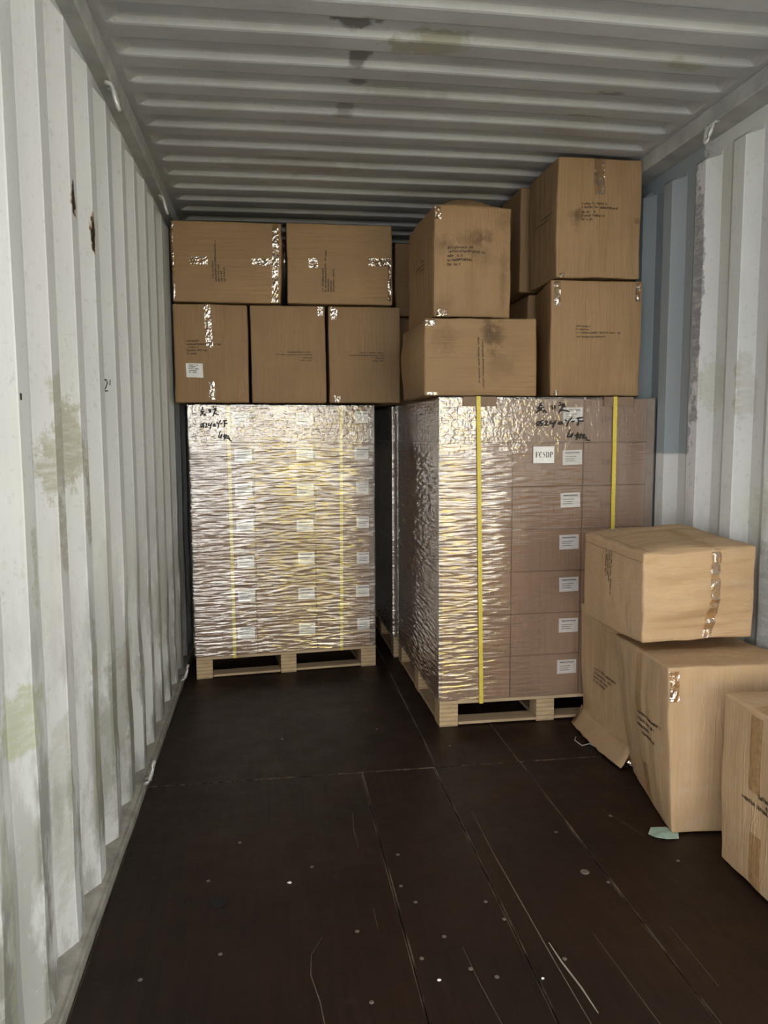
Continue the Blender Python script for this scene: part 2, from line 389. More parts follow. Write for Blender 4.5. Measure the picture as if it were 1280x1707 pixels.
# small rust marks and pen marks on the left wall
mk = MB()
mk.box(XL+.0005, XL+.001, 1.812, 1.822, 1.49, 1.505)
mk.build('pen_mark', M['black'], wl)
v, f = [], []
for st in ([(0, .030), (.006, .040), (.016, .040), (.020, .030), (.012, .014), (.0, .0), (.022, .002)], [(.036, .042), (.034, .022)]):
    for (a0, c0), (a1, c1) in zip(st, st[1:]):
        t_ = Vector((a1-a0, c1-c0)).normalized(); n_ = Vector((-t_.y, t_.x))*.0022; n0 = len(v)
        for (a, c) in ((a0+n_.x, c0+n_.y), (a0-n_.x, c0-n_.y), (a1-n_.x, c1-n_.y), (a1+n_.x, c1+n_.y)):
            v.append((XL - .033 + a*.46 + .0016, 2.852 + a*.88 - .0012, 1.565 + c))
        f.append((n0, n0+1, n0+2, n0+3))
mesh_obj('pen_number', v, f, M['black'], wl)
mk = MB()
for (y, z) in ((2.715, 2.275), (2.715, 2.20), (2.715, 2.135)): mk.box(XR-.001, XR+.0005, y-.006, y+.006, z-.011, z+.011)
mk.build('bolt_hole', M['black'], wr)

def ceiling():
    ys = []
    k0 = int((Y0 - 2.68)/.209) - 1
    for k in range(k0, 40):
        b = 2.68 + k*.209                     # b = foot of the bright face that looks to the door
        for (dy, hh) in ((-.112, 0.0), (-.098, .004), (-.090, .021), (-.080, .025), (-.004, .025), (.004, .022), (.014, .003), (.022, 0.0)):
            ys.append((b+dy, hh))
    ys = [q for q in ys if Y0-.1 <= q[0] <= Y1+.1]
    xs = [-.07, 0.0, .028, .04, .055, .075, .1] + [.1 + i*.16 for i in range(1, 14)] + [2.20, 2.225, 2.245, 2.26, 2.275, 2.30, 2.43]
    def amp(x):
        q = min((x-.028)/.047, (2.275-x)/.05); q = max(0, min(1, q)); return q*q*(3-2*q)
    v, f = [], []
    for (y, hh) in ys:
        for x in xs:
            sag = .004*noise.noise(Vector((x*1.5, y*1.7, 9)))
            crown = .006*math.sin(math.pi*max(0, min(1, x/2.3)))
            v.append((x, y, H - .006 + hh*amp(x) + crown + sag*amp(x)))
    n = len(xs)
    for a in range(len(ys)-1):
        for b in range(n-1): f.append((a*n+b, (a+1)*n+b, (a+1)*n+b+1, a*n+b+1))
    return tag(mesh_obj('ceiling', v, f, M['ceil'], smooth=False), 'corrugated grey painted steel roof', kind='structure')
ceiling()
# top rails, bottom sills
def trim(name, box, mat, label):
    return tag(MB().bbox(*box, b=.006).build(name, mat), label, kind='structure')
trim('trim_1', (-.075, .0, Y0, Y1, 2.637, 2.716), M['rail'], 'top side rail on the left')
trim('trim_2', (2.30, 2.43, Y0, Y1, 2.645, 2.716), M['rail'], 'top side rail on the right')
def sill(name, x0, x1, label):
    v, f = [], []; n = 0; y = Y0
    s = 1 if x1 > x0 else -1
    prof = [(x0, -.03), (x0, .045), (x0 + (x1-x0)*.65, .036), (x1-.012*s, .030), (x1-.003*s, .032), (x1, .026), (x1, -.03)]
    while y <= Y1 + .01:
        for (x, z) in prof:
            v.append((x + .003*noise.noise(Vector((y*3, x*5, 2))), y, z + .003*noise.noise(Vector((y*4, x*9, 4))))); 
        n += 1; y += .1
    k = len(prof)
    for a in range(n-1):
        for b in range(k-1):
            q = (a*k+b, a*k+b+1, (a+1)*k+b+1, (a+1)*k+b); f.append(q if s < 0 else q[::-1])
    return tag(mesh_obj(name, v, f, M['sill']), label, kind='structure')
sill('trim_3', -.075, .004, 'dirty steel sill along the left wall'); sill('trim_4', 2.43, 2.345, 'dirty steel sill along the right wall')
# end wall behind the cargo
def end_wall():
    v, f = [], []; pts = []; x = -.08
    while x < 2.45:
        pts += [(x, 0), (x+.11, 0), (x+.128, .045), (x+.238, .045)]; x += .256
    for z in (0, 2.7):
        for (x, d) in pts: v.append((x, Y1 + d - .05, z))
    n = len(pts)
    for b in range(n-1): f.append((b, b+1, n+b+1, n+b))
    return tag(mesh_obj('wall_back', v, f, M['wall_r']), 'corrugated end wall behind the cargo', kind='structure')
end_wall()
# floor: plywood sheets screwed to the cross members
flo = tag(MB().box(-.06, 2.42, Y0, Y1, -.06, -.022).build('floor', M['underfloor']), 'dark varnished plywood container floor', kind='structure')
def panel(x0, x1, y0, y1, dz=0):
    b = .0045; z = dz; g = .0012; x0 += g; x1 -= g; y0 += g; y1 -= g
    v = [(x0, y0, -.024), (x1, y0, -.024), (x1, y1, -.024), (x0, y1, -.024),
         (x0, y0, z-.0025), (x1, y0, z-.0025), (x1, y1, z-.0025), (x0, y1, z-.0025),
         (x0+b, y0+b, z), (x1-b, y0+b, z), (x1-b, y1-b, z), (x0+b, y1-b, z)]
    f = [(0, 1, 5, 4), (1, 2, 6, 5), (2, 3, 7, 6), (3, 0, 4, 7), (4, 5, 9, 8), (5, 6, 10, 9), (6, 7, 11, 10), (7, 4, 8, 11), (8, 9, 10, 11)]
    return mesh_obj('plywood_panel', v, f, [M['floor'], M['floor_worn']], flo, fmat=[1, 1, 1, 1, 1, 1, 1, 1, 0])
PX = [0.006, .873, 1.182, 1.562, 2.343]
pans = []
for (ya, yb, xs) in ((Y0, 3.09, PX), (3.09, 5.52, [.006, 1.195, 1.556, 2.343]), (5.52, Y1, [.006, 1.182, 2.343])):
    for a, b in zip(xs, xs[1:]): pans.append(panel(a, b, ya, yb, random.uniform(-.001, 0)))
# screws, seen as pale dots
sm = MB().disc((0, 0, 0), .0062, .002, 10).build('screw', M['screw'], flo, (.39, 2.6, 0))
SCR = [(.30, 2.38), (.63, 2.41), (.92, 2.44), (.36, 2.02), (.74, 2.06), (.16, 1.95), (.42, 1.72), (.745, 1.78), (.93, 2.17), (.9, 2.26), (1.14, 2.14), (1.17, 2.05), (.90, 1.92), (1.02, 1.86), (1.5, 2.5), (1.74, 2.58),
       (1.28, 1.86), (1.55, 2.18), (1.83, 2.26), (1.08, 1.82), (.55, 3.5), (1.0, 3.55), (.62, 1.6), (1.3, 3.3), (.98, 2.0)]
for (x, y) in SCR: inst(sm, parent=flo, loc=(x, y, 0))
# long scratches and a crack in the varnish
def ribbon(pts, w, z=.0006):
    v, f = [], []
    for i, p in enumerate(pts):
        a = Vector(pts[max(0, i-1)]); b = Vector(pts[min(len(pts)-1, i+1)]); t = (b-a).normalized(); n = Vector((-t.y, t.x))
        ww = w*(.35 + .65*math.sin(math.pi*(i+.3)/(len(pts)-.4)))
        v += [(p[0]+n.x*ww/2, p[1]+n.y*ww/2, z), (p[0]-n.x*ww/2, p[1]-n.y*ww/2, z)]
    for i in range(len(pts)-1): f.append((2*i, 2*i+1, 2*i+3, 2*i+2))
    return v, f
M['scratch'] = mat_wood('bare_scratched_wood', (.17, .135, .10), (60, 12, 1))
M['scratch_pale'] = plain('pale_scratch', (.33, .29, .24), .6)
for pts, w, m in (([(1.243, 2.69), (1.240, 2.4), (1.246, 2.1), (1.25, 1.85), (1.258, 1.6)], .006, 'scratch'), ([(1.262, 1.93), (1.268, 1.85), (1.282, 1.75), (1.288, 1.66)], .009, 'scratch_pale'),
                  ([(.64, 2.05), (.605, 1.98), (.60, 1.9), (.618, 1.80), (.628, 1.68), (.615, 1.58)], .0035, 'scratch'), ([(1.63, 1.95), (1.63, 1.7)], .003, 'scratch'), ([(.80, 2.75), (.79, 2.62), (.795, 2.5)], .004, 'scratch'),
                  ([(1.02, 1.95), (1.03, 1.8), (1.05, 1.62)], .003, 'scratch'), ([(1.73, 2.63), (1.795, 2.43)], .0035, 'scratch'), ([(1.40, 1.95), (1.42, 1.6)], .003, 'scratch'), ([(.80, 2.16), (.80, 2.06)], .003, 'scratch')):
    v, f = ribbon(pts, w*.62); mesh_obj('scratch', v, f, M[m], flo)
kn = MB(); kn.v = [(.338 + .028*math.cos(a)*(1+.3*math.sin(3*a)), 2.262 + .04*math.sin(a)*(1+.25*math.cos(2*a)), .0006) for a in [i*math.pi/8 for i in range(16)]]; kn.f = [tuple(range(16))]; kn.m = [0]
kn.build('knot_hole', M['underfloor'], flo)
# yard outside the open doors
tag(MB().box(-40, 40, -60, 30, -1.35, -1.25).build('ground', M['ground']), 'grey yard outside the container doors', kind='structure')

# unseen pale wall added across the yard; sunlit, it throws frontal light inside
M['facade'] = plain('added_facade_render', (.72, .73, .72), .85, 0, 1.5, .05, .1)
tag(MB().box(-22, 26, -16.4, -16, -1.26, 5.2).build('wall_added_facade', M['facade']), 'unseen pale wall added across the yard to throw frontal light', kind='structure')

# lashing rings
def lash(loc, sx, label, up=1):
    """bent-rod lashing ring, both ends welded to the rail"""
    pts = [(-sx*.006, -.024, up*.010), (sx*.012, -.023, up*.004)]
    for i in range(11):
        a = math.pi*i/10; pts.append((sx*(.018 + .016*math.sin(a)), -.021*math.cos(a), -up*(.004 + .066*math.sin(a)**.8)))
    pts += [(sx*.012, .023, up*.004), (-sx*.006, .024, up*.010)]
    return tag(MB().tube(pts, .0075, 8).build('lashing_ring', M['steel'], loc=loc, smooth=True), label, 'ring')
lash((-.006, 2.90, 2.600), 1, 'steel lashing ring under the left roof rail, nearer the camera')
lash((-.006, 4.18, 2.600), 1, 'steel lashing ring under the left roof rail, just above the stacked cartons')
lash((2.312, 3.02, 2.640), -1, 'steel lashing ring hanging under the right roof rail')
lash((.006, 3.06, .046), 1, 'small steel lashing ring on the sill at the foot of the left wall', -1)
lash((.006, 4.36, .046), 1, 'small steel lashing ring on the left sill beside the far pallet', -1)

# ------------------------------------------------------------------ cartons
def sstep(a, b, x): q = max(0, min(1, (x-a)/(b-a))); return q*q*(3-2*q)
class Carton:
    """cardboard box from 8 world corners, with soft edges, bulging faces and dents.
    corners order: bottom FL FR BR BL, top FL FR BR BL (F = towards the doors)"""
    FACES = {'front': (1, 0), 'back': (1, 1), 'left': (0, 0), 'right': (0, 1), 'bottom': (2, 0), 'top': (2, 1)}
    def __init__(s, corners, bulge=None, dent=.004, seed=0, r=.009, wrinkle=None):
        s.c = [Vector(p) for p in corners]; s.b = bulge or {}; s.dent = dent; s.seed = seed; s.wr = wrinkle or {}
        s.base = Vector((min(p.x for p in s.c), min(p.y for p in s.c), min(p.z for p in s.c)))
        s.dim = ((s.c[1]-s.c[0]).length, (s.c[3]-s.c[0]).length, (s.c[4]-s.c[0]).length); s.r = r
    def tri(s, u, v, w):
        c = s.c
        return ((c[0]*(1-u)+c[1]*u)*(1-v) + (c[3]*(1-u)+c[2]*u)*v)*(1-w) + ((c[4]*(1-u)+c[5]*u)*(1-v) + (c[7]*(1-u)+c[6]*u)*v)*w
    def axis(s, a):
        q = [0.5, .5, .5]; q[a] = 1; p1 = s.tri(*q); q[a] = 0; return (p1 - s.tri(*q)).normalized()
    def pos(s, face, a, b, off=0.):
        ax, e = s.FACES[face]; o = [d for d in range(3) if d != ax]
        p = [0, 0, 0]; p[ax] = s.dim[ax]*e; p[o[0]] = a*s.dim[o[0]]; p[o[1]] = b*s.dim[o[1]]
        q = [max(s.r, min(s.dim[d]-s.r, p[d])) for d in range(3)]
        dv = Vector([p[d]-q[d] for d in range(3)]); L = dv.length
        if L > 1e-9: p = [q[d] + dv[d]/L*(s.r) for d in range(3)]
        P = s.tri(*[p[d]/s.dim[d] for d in range(3)])
        n = s.axis(ax)*(1 if e else -1)
        # bulges of all faces act on the whole body so that edges stay closed
        uvw = [max(0, min(1, p[d]/s.dim[d])) for d in range(3)]
        for fn, am in s.b.items():
            fa, fe = s.FACES[fn]; oo = [d for d in range(3) if d != fa]
            t = uvw[fa] if fe else 1-uvw[fa]
            g = (1-(2*uvw[oo[0]]-1)**2)*(1-(2*uvw[oo[1]]-1)**2)
            P = P + s.axis(fa)*(1 if fe else -1)*am*g*t**3
        for fn, (am, fr, dirn) in s.wr.items():
            fa, fe = s.FACES[fn]; oo = [d for d in range(3) if d != fa]
            t = uvw[fa] if fe else 1-uvw[fa]
            cc, al = (uvw[oo[1]], uvw[oo[0]]) if dirn == 'h' else (uvw[oo[0]], uvw[oo[1]])
            ww = noise.noise(Vector((cc*fr, al*1.3, s.seed*3.7+1))) + .5*noise.noise(Vector((cc*fr*2.3, al*2.6, s.seed+9)))
            P = P + s.axis(fa)*(1 if fe else -1)*am*ww*t**4*(1-(2*al-1)**8)
        d1 = noise.noise_vector(P*4.2 + Vector((s.seed*5.1, 0, 0)))
        d2 = noise.noise_vector(P*13 + Vector((0, s.seed*3.3, 0)))
        P = P + d1*s.dent + d2*s.dent*.45
        return P + n*off - s.base
    def body(s, name, mat, nseg=26):
        v, f = [], []; key = {}
        def grid(L):
            e = [0, .25*s.r/L, .6*s.r/L, s.r/L]; m = [s.r/L + (1-2*s.r/L)*i/nseg for i in range(1, nseg)]
            return e + m + [1-q for q in e[::-1]]
        for face, (ax, e) in s.FACES.items():
            o = [d for d in range(3) if d != ax]; ga, gb = grid(s.dim[o[0]]), grid(s.dim[o[1]])
            ids = []
            for ia, a in enumerate(ga):
                row = []
                for ib, b in enumerate(gb):
                    P = s.pos(face, a, b); k = (round(P.x, 4), round(P.y, 4), round(P.z, 4))
                    if k not in key: key[k] = len(v); v.append(P)
                    row.append(key[k])
                ids.append(row)
            flip = (ax == 1) ^ (e == 0)
            for i in range(len(ga)-1):
                for j in range(len(gb)-1):
                    q = [ids[i][j], ids[i+1][j], ids[i+1][j+1], ids[i][j+1]]
                    q2 = []
                    for z in q:
                        if z not in q2: q2.append(z)
                    if len(q2) < 3: continue
                    f.append(tuple(q2[::-1] if flip else q2))
        s.o = mesh_obj(name, v, f, mat, loc=s.base, smooth=True); return s.o
    def patch(s, name, face, a0, a1, b0, b1, mat, off=.0012, na=6, nb=6, skew=0, rough=0, thick=0):
        """a sheet lying on a face (tape, label)"""
        v, f = [], []
        for i in range(na+1):
            for j in range(nb+1):
                a = a0+(a1-a0)*i/na + skew*(j/nb-.5); b = b0+(b1-b0)*j/nb
                o = off + (rough*random.random() if rough else 0)
                v.append(s.pos(face, a, b, o))
        for i in range(na):
            for j in range(nb): f.append((i*(nb+1)+j, (i+1)*(nb+1)+j, (i+1)*(nb+1)+j+1, i*(nb+1)+j+1))
        return mesh_obj(name, v, f, mat, s.o, smooth=(rough == 0))
    def text(s, face, rows, mat, h=.010, rot=False, name='printed_text', seed=1):
        """rows: (a0, a1, b) in metres from the left/bottom of the face, illegible small print"""
        rng = random.Random(seed); ax = s.FACES[face][0]; o = [d for d in range(3) if d != ax]; LA, LB = s.dim[o[0]], s.dim[o[1]]
        v, f = [], []
        def stroke(x0, y0, x1, y1, w):
            t = Vector((x1-x0, y1-y0)); 
            if t.length < 1e-6: return
            t.normalize(); nn = Vector((-t.y, t.x))*w/2; n = len(v)
            for (x, y) in ((x0+nn.x, y0+nn.y), (x0-nn.x, y0-nn.y), (x1-nn.x, y1-nn.y), (x1+nn.x, y1+nn.y)):
                v.append(s.pos(face, x/LA, y/LB, .0014))
            f.append((n, n+1, n+2, n+3))
        for (a0, a1, b) in rows:
            x = a0; step = h*.72
            while x < a1 - step*.5:
                if rng.random() > .09:
                    k = rng.randrange(4); hh = h*(1 if rng.random() < .6 else .7); w = h*.21; ww = h*.5
                    def S(p0, q0, p1, q1):
                        if rot: stroke(b - q0*hh, x+p0*ww, b - q1*hh, x+p1*ww, w)
                        else: stroke(x+p0*ww, b+q0*hh, x+p1*ww, b+q1*hh, w)
                    S(0, 0, 0, 1)
                    if k in (0, 1): S(0, .95, 1, .95)
                    if k in (0, 2): S(0, .5, .9, .5)
                    if k in (1, 2, 3): S(1, 0, 1, 1)
                    if k in (2, 3): S(0, .05, 1, .05)
                x += step
        return mesh_obj(name, v, f, mat, s.o)

def hexa(x0, x1, y0, y1, z0, z1, yaw=0, **adj):
    """8 corners of an upright box, yaw about its front-left corner; adj e.g. c4=(dx,dy,dz)"""
    pts = [(x0, y0, z0), (x1, y0, z0), (x1, y1, z0), (x0, y1, z0), (x0, y0, z1), (x1, y0, z1), (x1, y1, z1), (x0, y1, z1)]
    o = Vector((x0, y0, 0)); rm = Matrix.Rotation(yaw, 3, 'Z'); out = []
    for i, p in enumerate(pts):
        q = o + rm @ (Vector(p)-o); d = adj.get('c%d' % i)
        if d: q = q + Vector(d)
        out.append(q)
    return out
ZT = 1.587                                     # top of the wrapped loads

def carton(corners, label, mat, group=None, **kw):
    c = Carton(corners, **kw); c.body('carton', mat); tag(c.o, label, 'carton', group); return c

GS = 'loose cartons stacked on the wrapped loads'; GF = 'loose cartons piled on the floor by the right wall'
# --- row of five over the far pallet
A = carton(hexa(0.003, .408, 4.47, 5.05, ZT, 2.131), 'brown carton with a white paper label, left end of lower row beside left wall', M['card'], GS, bulge={'front': .006}, seed=1)
A.patch('packing_tape', 'front', .43, .52, .56, .995, M['tape'], .0016, 4, 14, -.03, .002); A.patch('packing_tape', 'front', .46, .54, .03, .22, M['tape'], .0016, 4, 8, 0, .001)
A.text('front', [(.072, .145, .335), (.072, .26, .318), (.072, .14, .300), (.072, .185, .283), (.072, .125, .266)], M['ink'], .009, seed=2)
lb = A.patch('shipping_label', 'front', .155, .385, .255, .40, M['paper'], .0018, 3, 3)
A.text('front', [(.078, .13, .205), (.078, .115, .195), (.078, .135, .185), (.078, .12, .175), (.078, .12, .165)], M['ink'], .006, name='label_print', seed=3).data.transform(Matrix.Translation((0, -.001, 0)))
B = carton(hexa(.425, .845, 4.47, 5.05, ZT, 2.129), 'plain brown carton in the middle of the lower row over the far pallet', M['card'], GS, bulge={'front': .004}, seed=2)
B.text('front', [(.20, .34, .283), (.13, .34, .268), (.29, .34, .250), (.275, .34, .235)], M['ink'], .006, seed=4)
B.patch('packing_tape', 'front', .90, .97, .90, .99, M['tape'], .0016, 4, 4, 0, .002)
Cc = carton(hexa(.862, 1.275, 4.47, 5.05, ZT, 2.132), 'brown carton at the right end of the lower row, beside the stained carton', M['card'], GS, bulge={'front': .006}, seed=3)
Cc.text('front', [(.18, .32, .283), (.115, .32, .268), (.27, .32, .252), (.255, .32, .236)], M['ink'], .006, seed=5)
Cc.patch('packing_tape', 'front', .03, .12, .86, .99, M['tape'], .0016, 4, 4, 0, .002); Cc.patch('packing_tape', 'front', .06, .15, .01, .08, M['tape'], .0016, 4, 4, 0, .003)
D = carton(hexa(.006, .600, 4.46, 4.90, 2.140, 2.572, c1=(-.005, 0, 0), c5=(.006, 0, .004)), 'wide carton with shiny crumpled tape down its right edge, topmost by left wall', M['card_x'], GS, bulge={'front': .006, 'right': .02}, seed=4)
D.patch('packing_tape', 'front', .915, .975, .01, .99, M['tape'], .0016, 4, 24, 0, .004); D.patch('packing_tape', 'front', .73, .915, .46, .55, M['tape'], .0018, 12, 4, 0, .003)
D.patch('packing_tape', 'front', .17, .33, .46, .56, M['tape'], .0018, 10, 5, 0, .003); D.patch('packing_tape', 'front', .0, .025, .02, .98, M['tape'], .0016, 2, 14, 0, .002)
D.text('front', [(.13, .22, .225), (.11, .33, .24), (.11, .2, .255), (.11, .17, .27), (.11, .19, .285)], M['ink'], .009, rot=True, seed=6)
E_ = carton(hexa(.634, 1.226, 4.46, 4.90, 2.140, 2.580, c1=(.004, 0, 0)), 'wide carton with a shiny tape end at right, topmost in middle of far stack', M['card_x'], GS, bulge={'front': .008, 'right': .015}, seed=5)
E_.patch('packing_tape', 'front', .76, .96, .49, .59, M['tape'], .0018, 10, 4, 0, .002); E_.patch('packing_tape', 'front', .20, .29, .45, .57, M['tape'], .0018, 5, 5, 0, .002); E_.patch('packing_tape', 'front', .955, .985, .05, .6, M['tape'], .0016, 2, 14, 0, .003)
E_.text('front', [(.07, .20, .205), (.07, .30, .22), (.07, .14, .235), (.07, .13, .25), (.07, .19, .265)], M['ink'], .009, rot=True, seed=7)
# --- two stained ones over the near pallet
mF = mat_card('kraft_card_stained_a', 'x', stains=[((.31, .0, .30), (.035, .1, .075), .95), ((.35, .0, .29), (.03, .1, .09), .8), ((.10, .0, .27), (.05, .1, .07), .45), ((.37, 0, .14), (.06, .1, .05), .35)])
F = carton(hexa(1.242, 1.785, 3.60, 4.18, ZT, 1.943, c5=(-.004, 0, .012), c1=(.008, 0, 0)), 'squat bulging carton with dark stains on its front, under the tall stained carton', mF, GS, bulge={'left': .05, 'right': .06, 'front': .006}, dent=.006, seed=6)
F.text('front', [(.06, .27, .265), (.03, .25, .285)], M['ink'], .007, rot=True, seed=8)
F.patch('seam', 'front', .02, .72, .495, .502, M['board'], .001, 14, 1)
F.patch('packing_tape', 'front', .0, .1, .9, .99, M['tape'], .0016, 4, 4, 0, .003); F.patch('packing_tape', 'front', .02, .12, .0, .05, M['tape'], .0016, 4, 3, 0, .003)
mG = mat_card('kraft_card_stained_b', 'z', stains=[((.20, .0, .36), (.07, .1, .045), .55), ((.25, .0, .37), (.05, .1, .025), .75), ((.07, .0, .34), (.05, .1, .035), .6), ((.36, .0, .2), (.02, .1, .14), .45), ((.27, 0, .28), (.04, .1, .06), .4), ((.36, 0, .46), (.03, .1, .05), .5), ((.06, 0, .05), (.05, .1, .04), .4)])
G = carton(hexa(1.31, 1.688, 3.70, 4.26, 1.968, 2.485, c3=(-.02, 0, 0), c7=(-.02, 0, 0)), 'tall stained carton with a domed top, standing on the squat stained carton', mG, GS, bulge={'top': .098, 'front': .008, 'left': .01}, dent=.006, seed=7, wrinkle={'front': (.007, 6, 'v')})
G.text('front', [(.065, .19, .315), (.065, .25, .297), (.065, .14, .277), (.065, .18, .258), (.065, .125, .238)], M['ink'], .011, seed=9)
G.text('left', [(.15, .22, .29), (.15, .35, .27), (.15, .25, .25)], M['ink'], .009, seed=10)
G.patch('packing_tape', 'front', .0, .08, .87, .99, M['tape'], .0016, 3, 6, 0, .004); G.patch('packing_tape', 'front', .03, .16, .005, .07, M['tape'], .0016, 4, 3, 0, .005)
# --- right end, against the right wall
Hh = carton(hexa(1.858, 2.315, 3.60, 3.98, ZT, 2.135, c3=(.05, 0, 0), c7=(.05, 0, -.01), c4=(-.004, 0, 0)), 'carton standing on near pallet by right wall, under the one touching the roof', M['card'], GS, bulge={'front': .008}, dent=.005, seed=8, wrinkle={'front': (.005, 6, 'v')})
Hh.text('front', [(.125, .20, .33), (.125, .19, .315), (.125, .345, .30), (.125, .27, .28)], M['ink'], .007, seed=11)
Hh.patch('packing_tape', 'front', .03, .10, .78, .99, M['tape'], .0016, 3, 8, 0, .004); Hh.patch('packing_tape', 'front', .92, .97, .82, .99, M['tape'], .0016, 3, 6, 0, .003); Hh.patch('packing_tape', 'front', .03, .10, .005, .05, M['tape'], .0016, 3, 3, 0, .004)
mI = mat_card('kraft_card_marked', 'z', stains=[((.10, .0, .29), (.03, .1, .025), .75), ((.09, .0, .26), (.018, .1, .05), .5), ((.40, .0, .27), (.012, .1, .012), .8)])
I_ = carton(hexa(1.880, 2.300, 3.60, 4.00, 2.147, 2.698), 'topmost carton at right, its top touching the roof beside the rail', mI, GS, bulge={'front': .006}, dent=.005, seed=9, wrinkle={'front': (.008, 8, 'v')})
I_.text('front', [(.118, .24, .337), (.118, .30, .320), (.118, .18, .298), (.118, .23, .281), (.118, .17, .262)], M['ink'], .010, seed=12)
I_.text('left', [(.06, .22, .31), (.10, .30, .29)], M['ink'], .008, seed=13)
I_.patch('packing_tape', 'front', .42, .55, .70, .995, M['tape'], .0016, 4, 10, 0, .002); I_.patch('packing_tape', 'front', .03, .1, .003, .04, M['tape'], .0016, 3, 3, 0, .004)
J = carton(hexa(1.852, 2.27, 4.07, 4.47, 2.157, 2.698), 'carton mostly hidden behind the topmost right carton, one edge showing', M['card'], GS, seed=10)
J2 = carton(hexa(1.902, 2.28, 4.07, 4.47, ZT, 2.147), 'carton in the dark gap behind the lower right carton', M['card'], GS, seed=11)
P1 = carton(hexa(1.295, 1.84, 4.80, 5.35, ZT, 2.12), 'shadowed carton behind the squat stained carton, lower of two', M['card'], GS, seed=12)
P2 = carton(hexa(1.300, 1.84, 4.80, 5.35, 2.130, 2.57), 'shadowed carton at the back between far stack and domed carton', M['card_x'], GS, seed=13)
# --- pile on the floor at the right
Mm = carton([(1.893, 2.415, .004), (2.335, 2.40, .004), (2.335, 2.90, .004), (1.985, 2.90, .004), (1.856, 2.41, .606), (2.335, 2.395, .610), (2.335, 2.905, .602), (1.885, 2.905, .598)],
            'tall dusty carton on the floor with a lit front, lower middle of right pile', M['card_dust'], GF, bulge={'front': .012, 'left': .02, 'top': .0}, dent=.006, seed=14, wrinkle={'front': (.010, 6, 'v'), 'left': (.007, 5, 'v')})
Mm.text('front', [(.19, .42, .315), (.19, .42, .293), (.19, .42, .271), (.195, .42, .249)], M['ink'], .012, seed=14)
Mm.text('left', [(.06, .26, .36), (.10, .26, .335), (.14, .26, .31), (.10, .22, .285)], M['ink'], .011, seed=15)
Mm.patch('packing_tape', 'left', .42, .54, .62, .99, M['tape_flat'], .0018, 4, 10, 0, .001); Mm.patch('packing_tape', 'left', .42, .54, .02, .28, M['tape_flat'], .0018, 4, 8, 0, .001); Mm.patch('packing_tape', 'front', .0, .08, .8, .98, M['tape'], .0018, 4, 6, 0, .005)
Mm.patch('packing_tape', 'top', .02, .98, .44, .56, M['tape_flat'], .0018, 10, 4, 0, .001)
L_ = carton(hexa(2.005, 2.335, 2.955, 3.475, .004, .598, c0=(.0, 0, 0), c4=(-.01, 0, 0), c7=(-.02, 0, 0)), 'carton with its bottom flap splayed on the floor, between near pallet and pile', M['card_dust'], GF, bulge={'left': .012}, dent=.006, seed=15, wrinkle={'left': (.008, 5, 'v')})
L_.text('left', [(.12, .36, .32), (.16, .36, .30), (.2, .36, .28), (.22, .36, .26)], M['ink_faint'], .011, seed=16)
L_.patch('packing_tape', 'left', .48, .58, .55, .99, M['tape_flat'], .0018, 4, 10, 0, .001)
v, f = [], []
for i in range(13):
    for j in range(6):
        a = i/12; b = j/5; y = 2.945 + .53*a
        x = 2.003 - b*(.050 + .02*math.sin(a*3)) + .006*noise.noise(Vector((a*5, b*3, 1))); z = .085*(1-b)**1.3 + .006 + .008*abs(noise.noise(Vector((a*6, b*2, 5))))*b
        v.append((x-L_.base.x, y-L_.base.y, z-L_.base.z))
for i in range(12):
    for j in range(5): f.append((i*6+j, i*6+j+1, (i+1)*6+j+1, (i+1)*6+j))
fl = mesh_obj('bottom_flap', v, f, M['card_dust'], L_.o, smooth=True); md = fl.modifiers.new('thick', 'SOLIDIFY'); md.thickness = .004
v, f = [], []
for i in range(7):
    for j in range(7):
        a = i/6; b = j/6; v.append((1.965 + .05*a + .01*random.random() - L_.base.x, 2.945 + .06*b*(1-.4*a) - .01*random.random()-L_.base.y, .012 + .09*a*b + .015*random.random()-L_.base.z))
for i in range(6):
    for j in range(6): f.append((i*7+j, i*7+j+1, (i+1)*7+j+1, (i+1)*7+j))
mesh_obj('torn_tape', v, f, M['tape'], L_.o)
K = carton([(1.852, 2.60, .640), (2.290, 2.60, .650), (2.290, 3.13, .640), (1.850, 3.13, .632), (1.850, 2.60, .975), (2.296, 2.60, .995), (2.292, 3.13, 1.01), (1.850, 3.13, .985)],
           'squashed carton with horizontal creases and tape, lying on top of the floor pile', M['card_dust_lit_x'], GF, bulge={'top': .03, 'front': .022, 'left': .006}, dent=.007, seed=16, wrinkle={'front': (.020, 11, 'h'), 'top': (.012, 4, 'h')})
K.patch('packing_tape', 'front', .56, .64, .02, .99, M['tape'], .0022, 4, 22, .03, .003); K.patch('packing_tape', 'top', .54, .64, .01, .6, M['tape_flat'], .0018, 4, 12, .02, .002)
K.patch('crease', 'left', .01, .99, .90, .908, M['board'], .001, 14, 1); K.patch('crease', 'top', .05, .058, .01, .97, M['board'], .001, 1, 12)
K.patch('crease', 'front', .638, .648, .05, .95, M['board'], .0024, 1, 18, .03)
K.text('left', [(.13, .30, .26), (.18, .30, .275), (.2, .30, .29), (.19, .3, .305)], M['ink'], .009, rot=True, seed=17)
N_ = carton(hexa(1.975, 2.338, 1.70, 2.255, .004, .563, c7=(.0, .012, 0)), 'nearest dusty carton on the floor, cut off by the right picture edge', M['card_dust'], GF, bulge={'top': .012, 'left': .006}, dent=.006, seed=17)
N_.text('left', [(.10, .44, .265), (.05, .36, .30), (.05, .33, .28), (.05, .3, .25), (.05, .3, .23), (.05, .26, .21)], M['ink'], .012, seed=18)
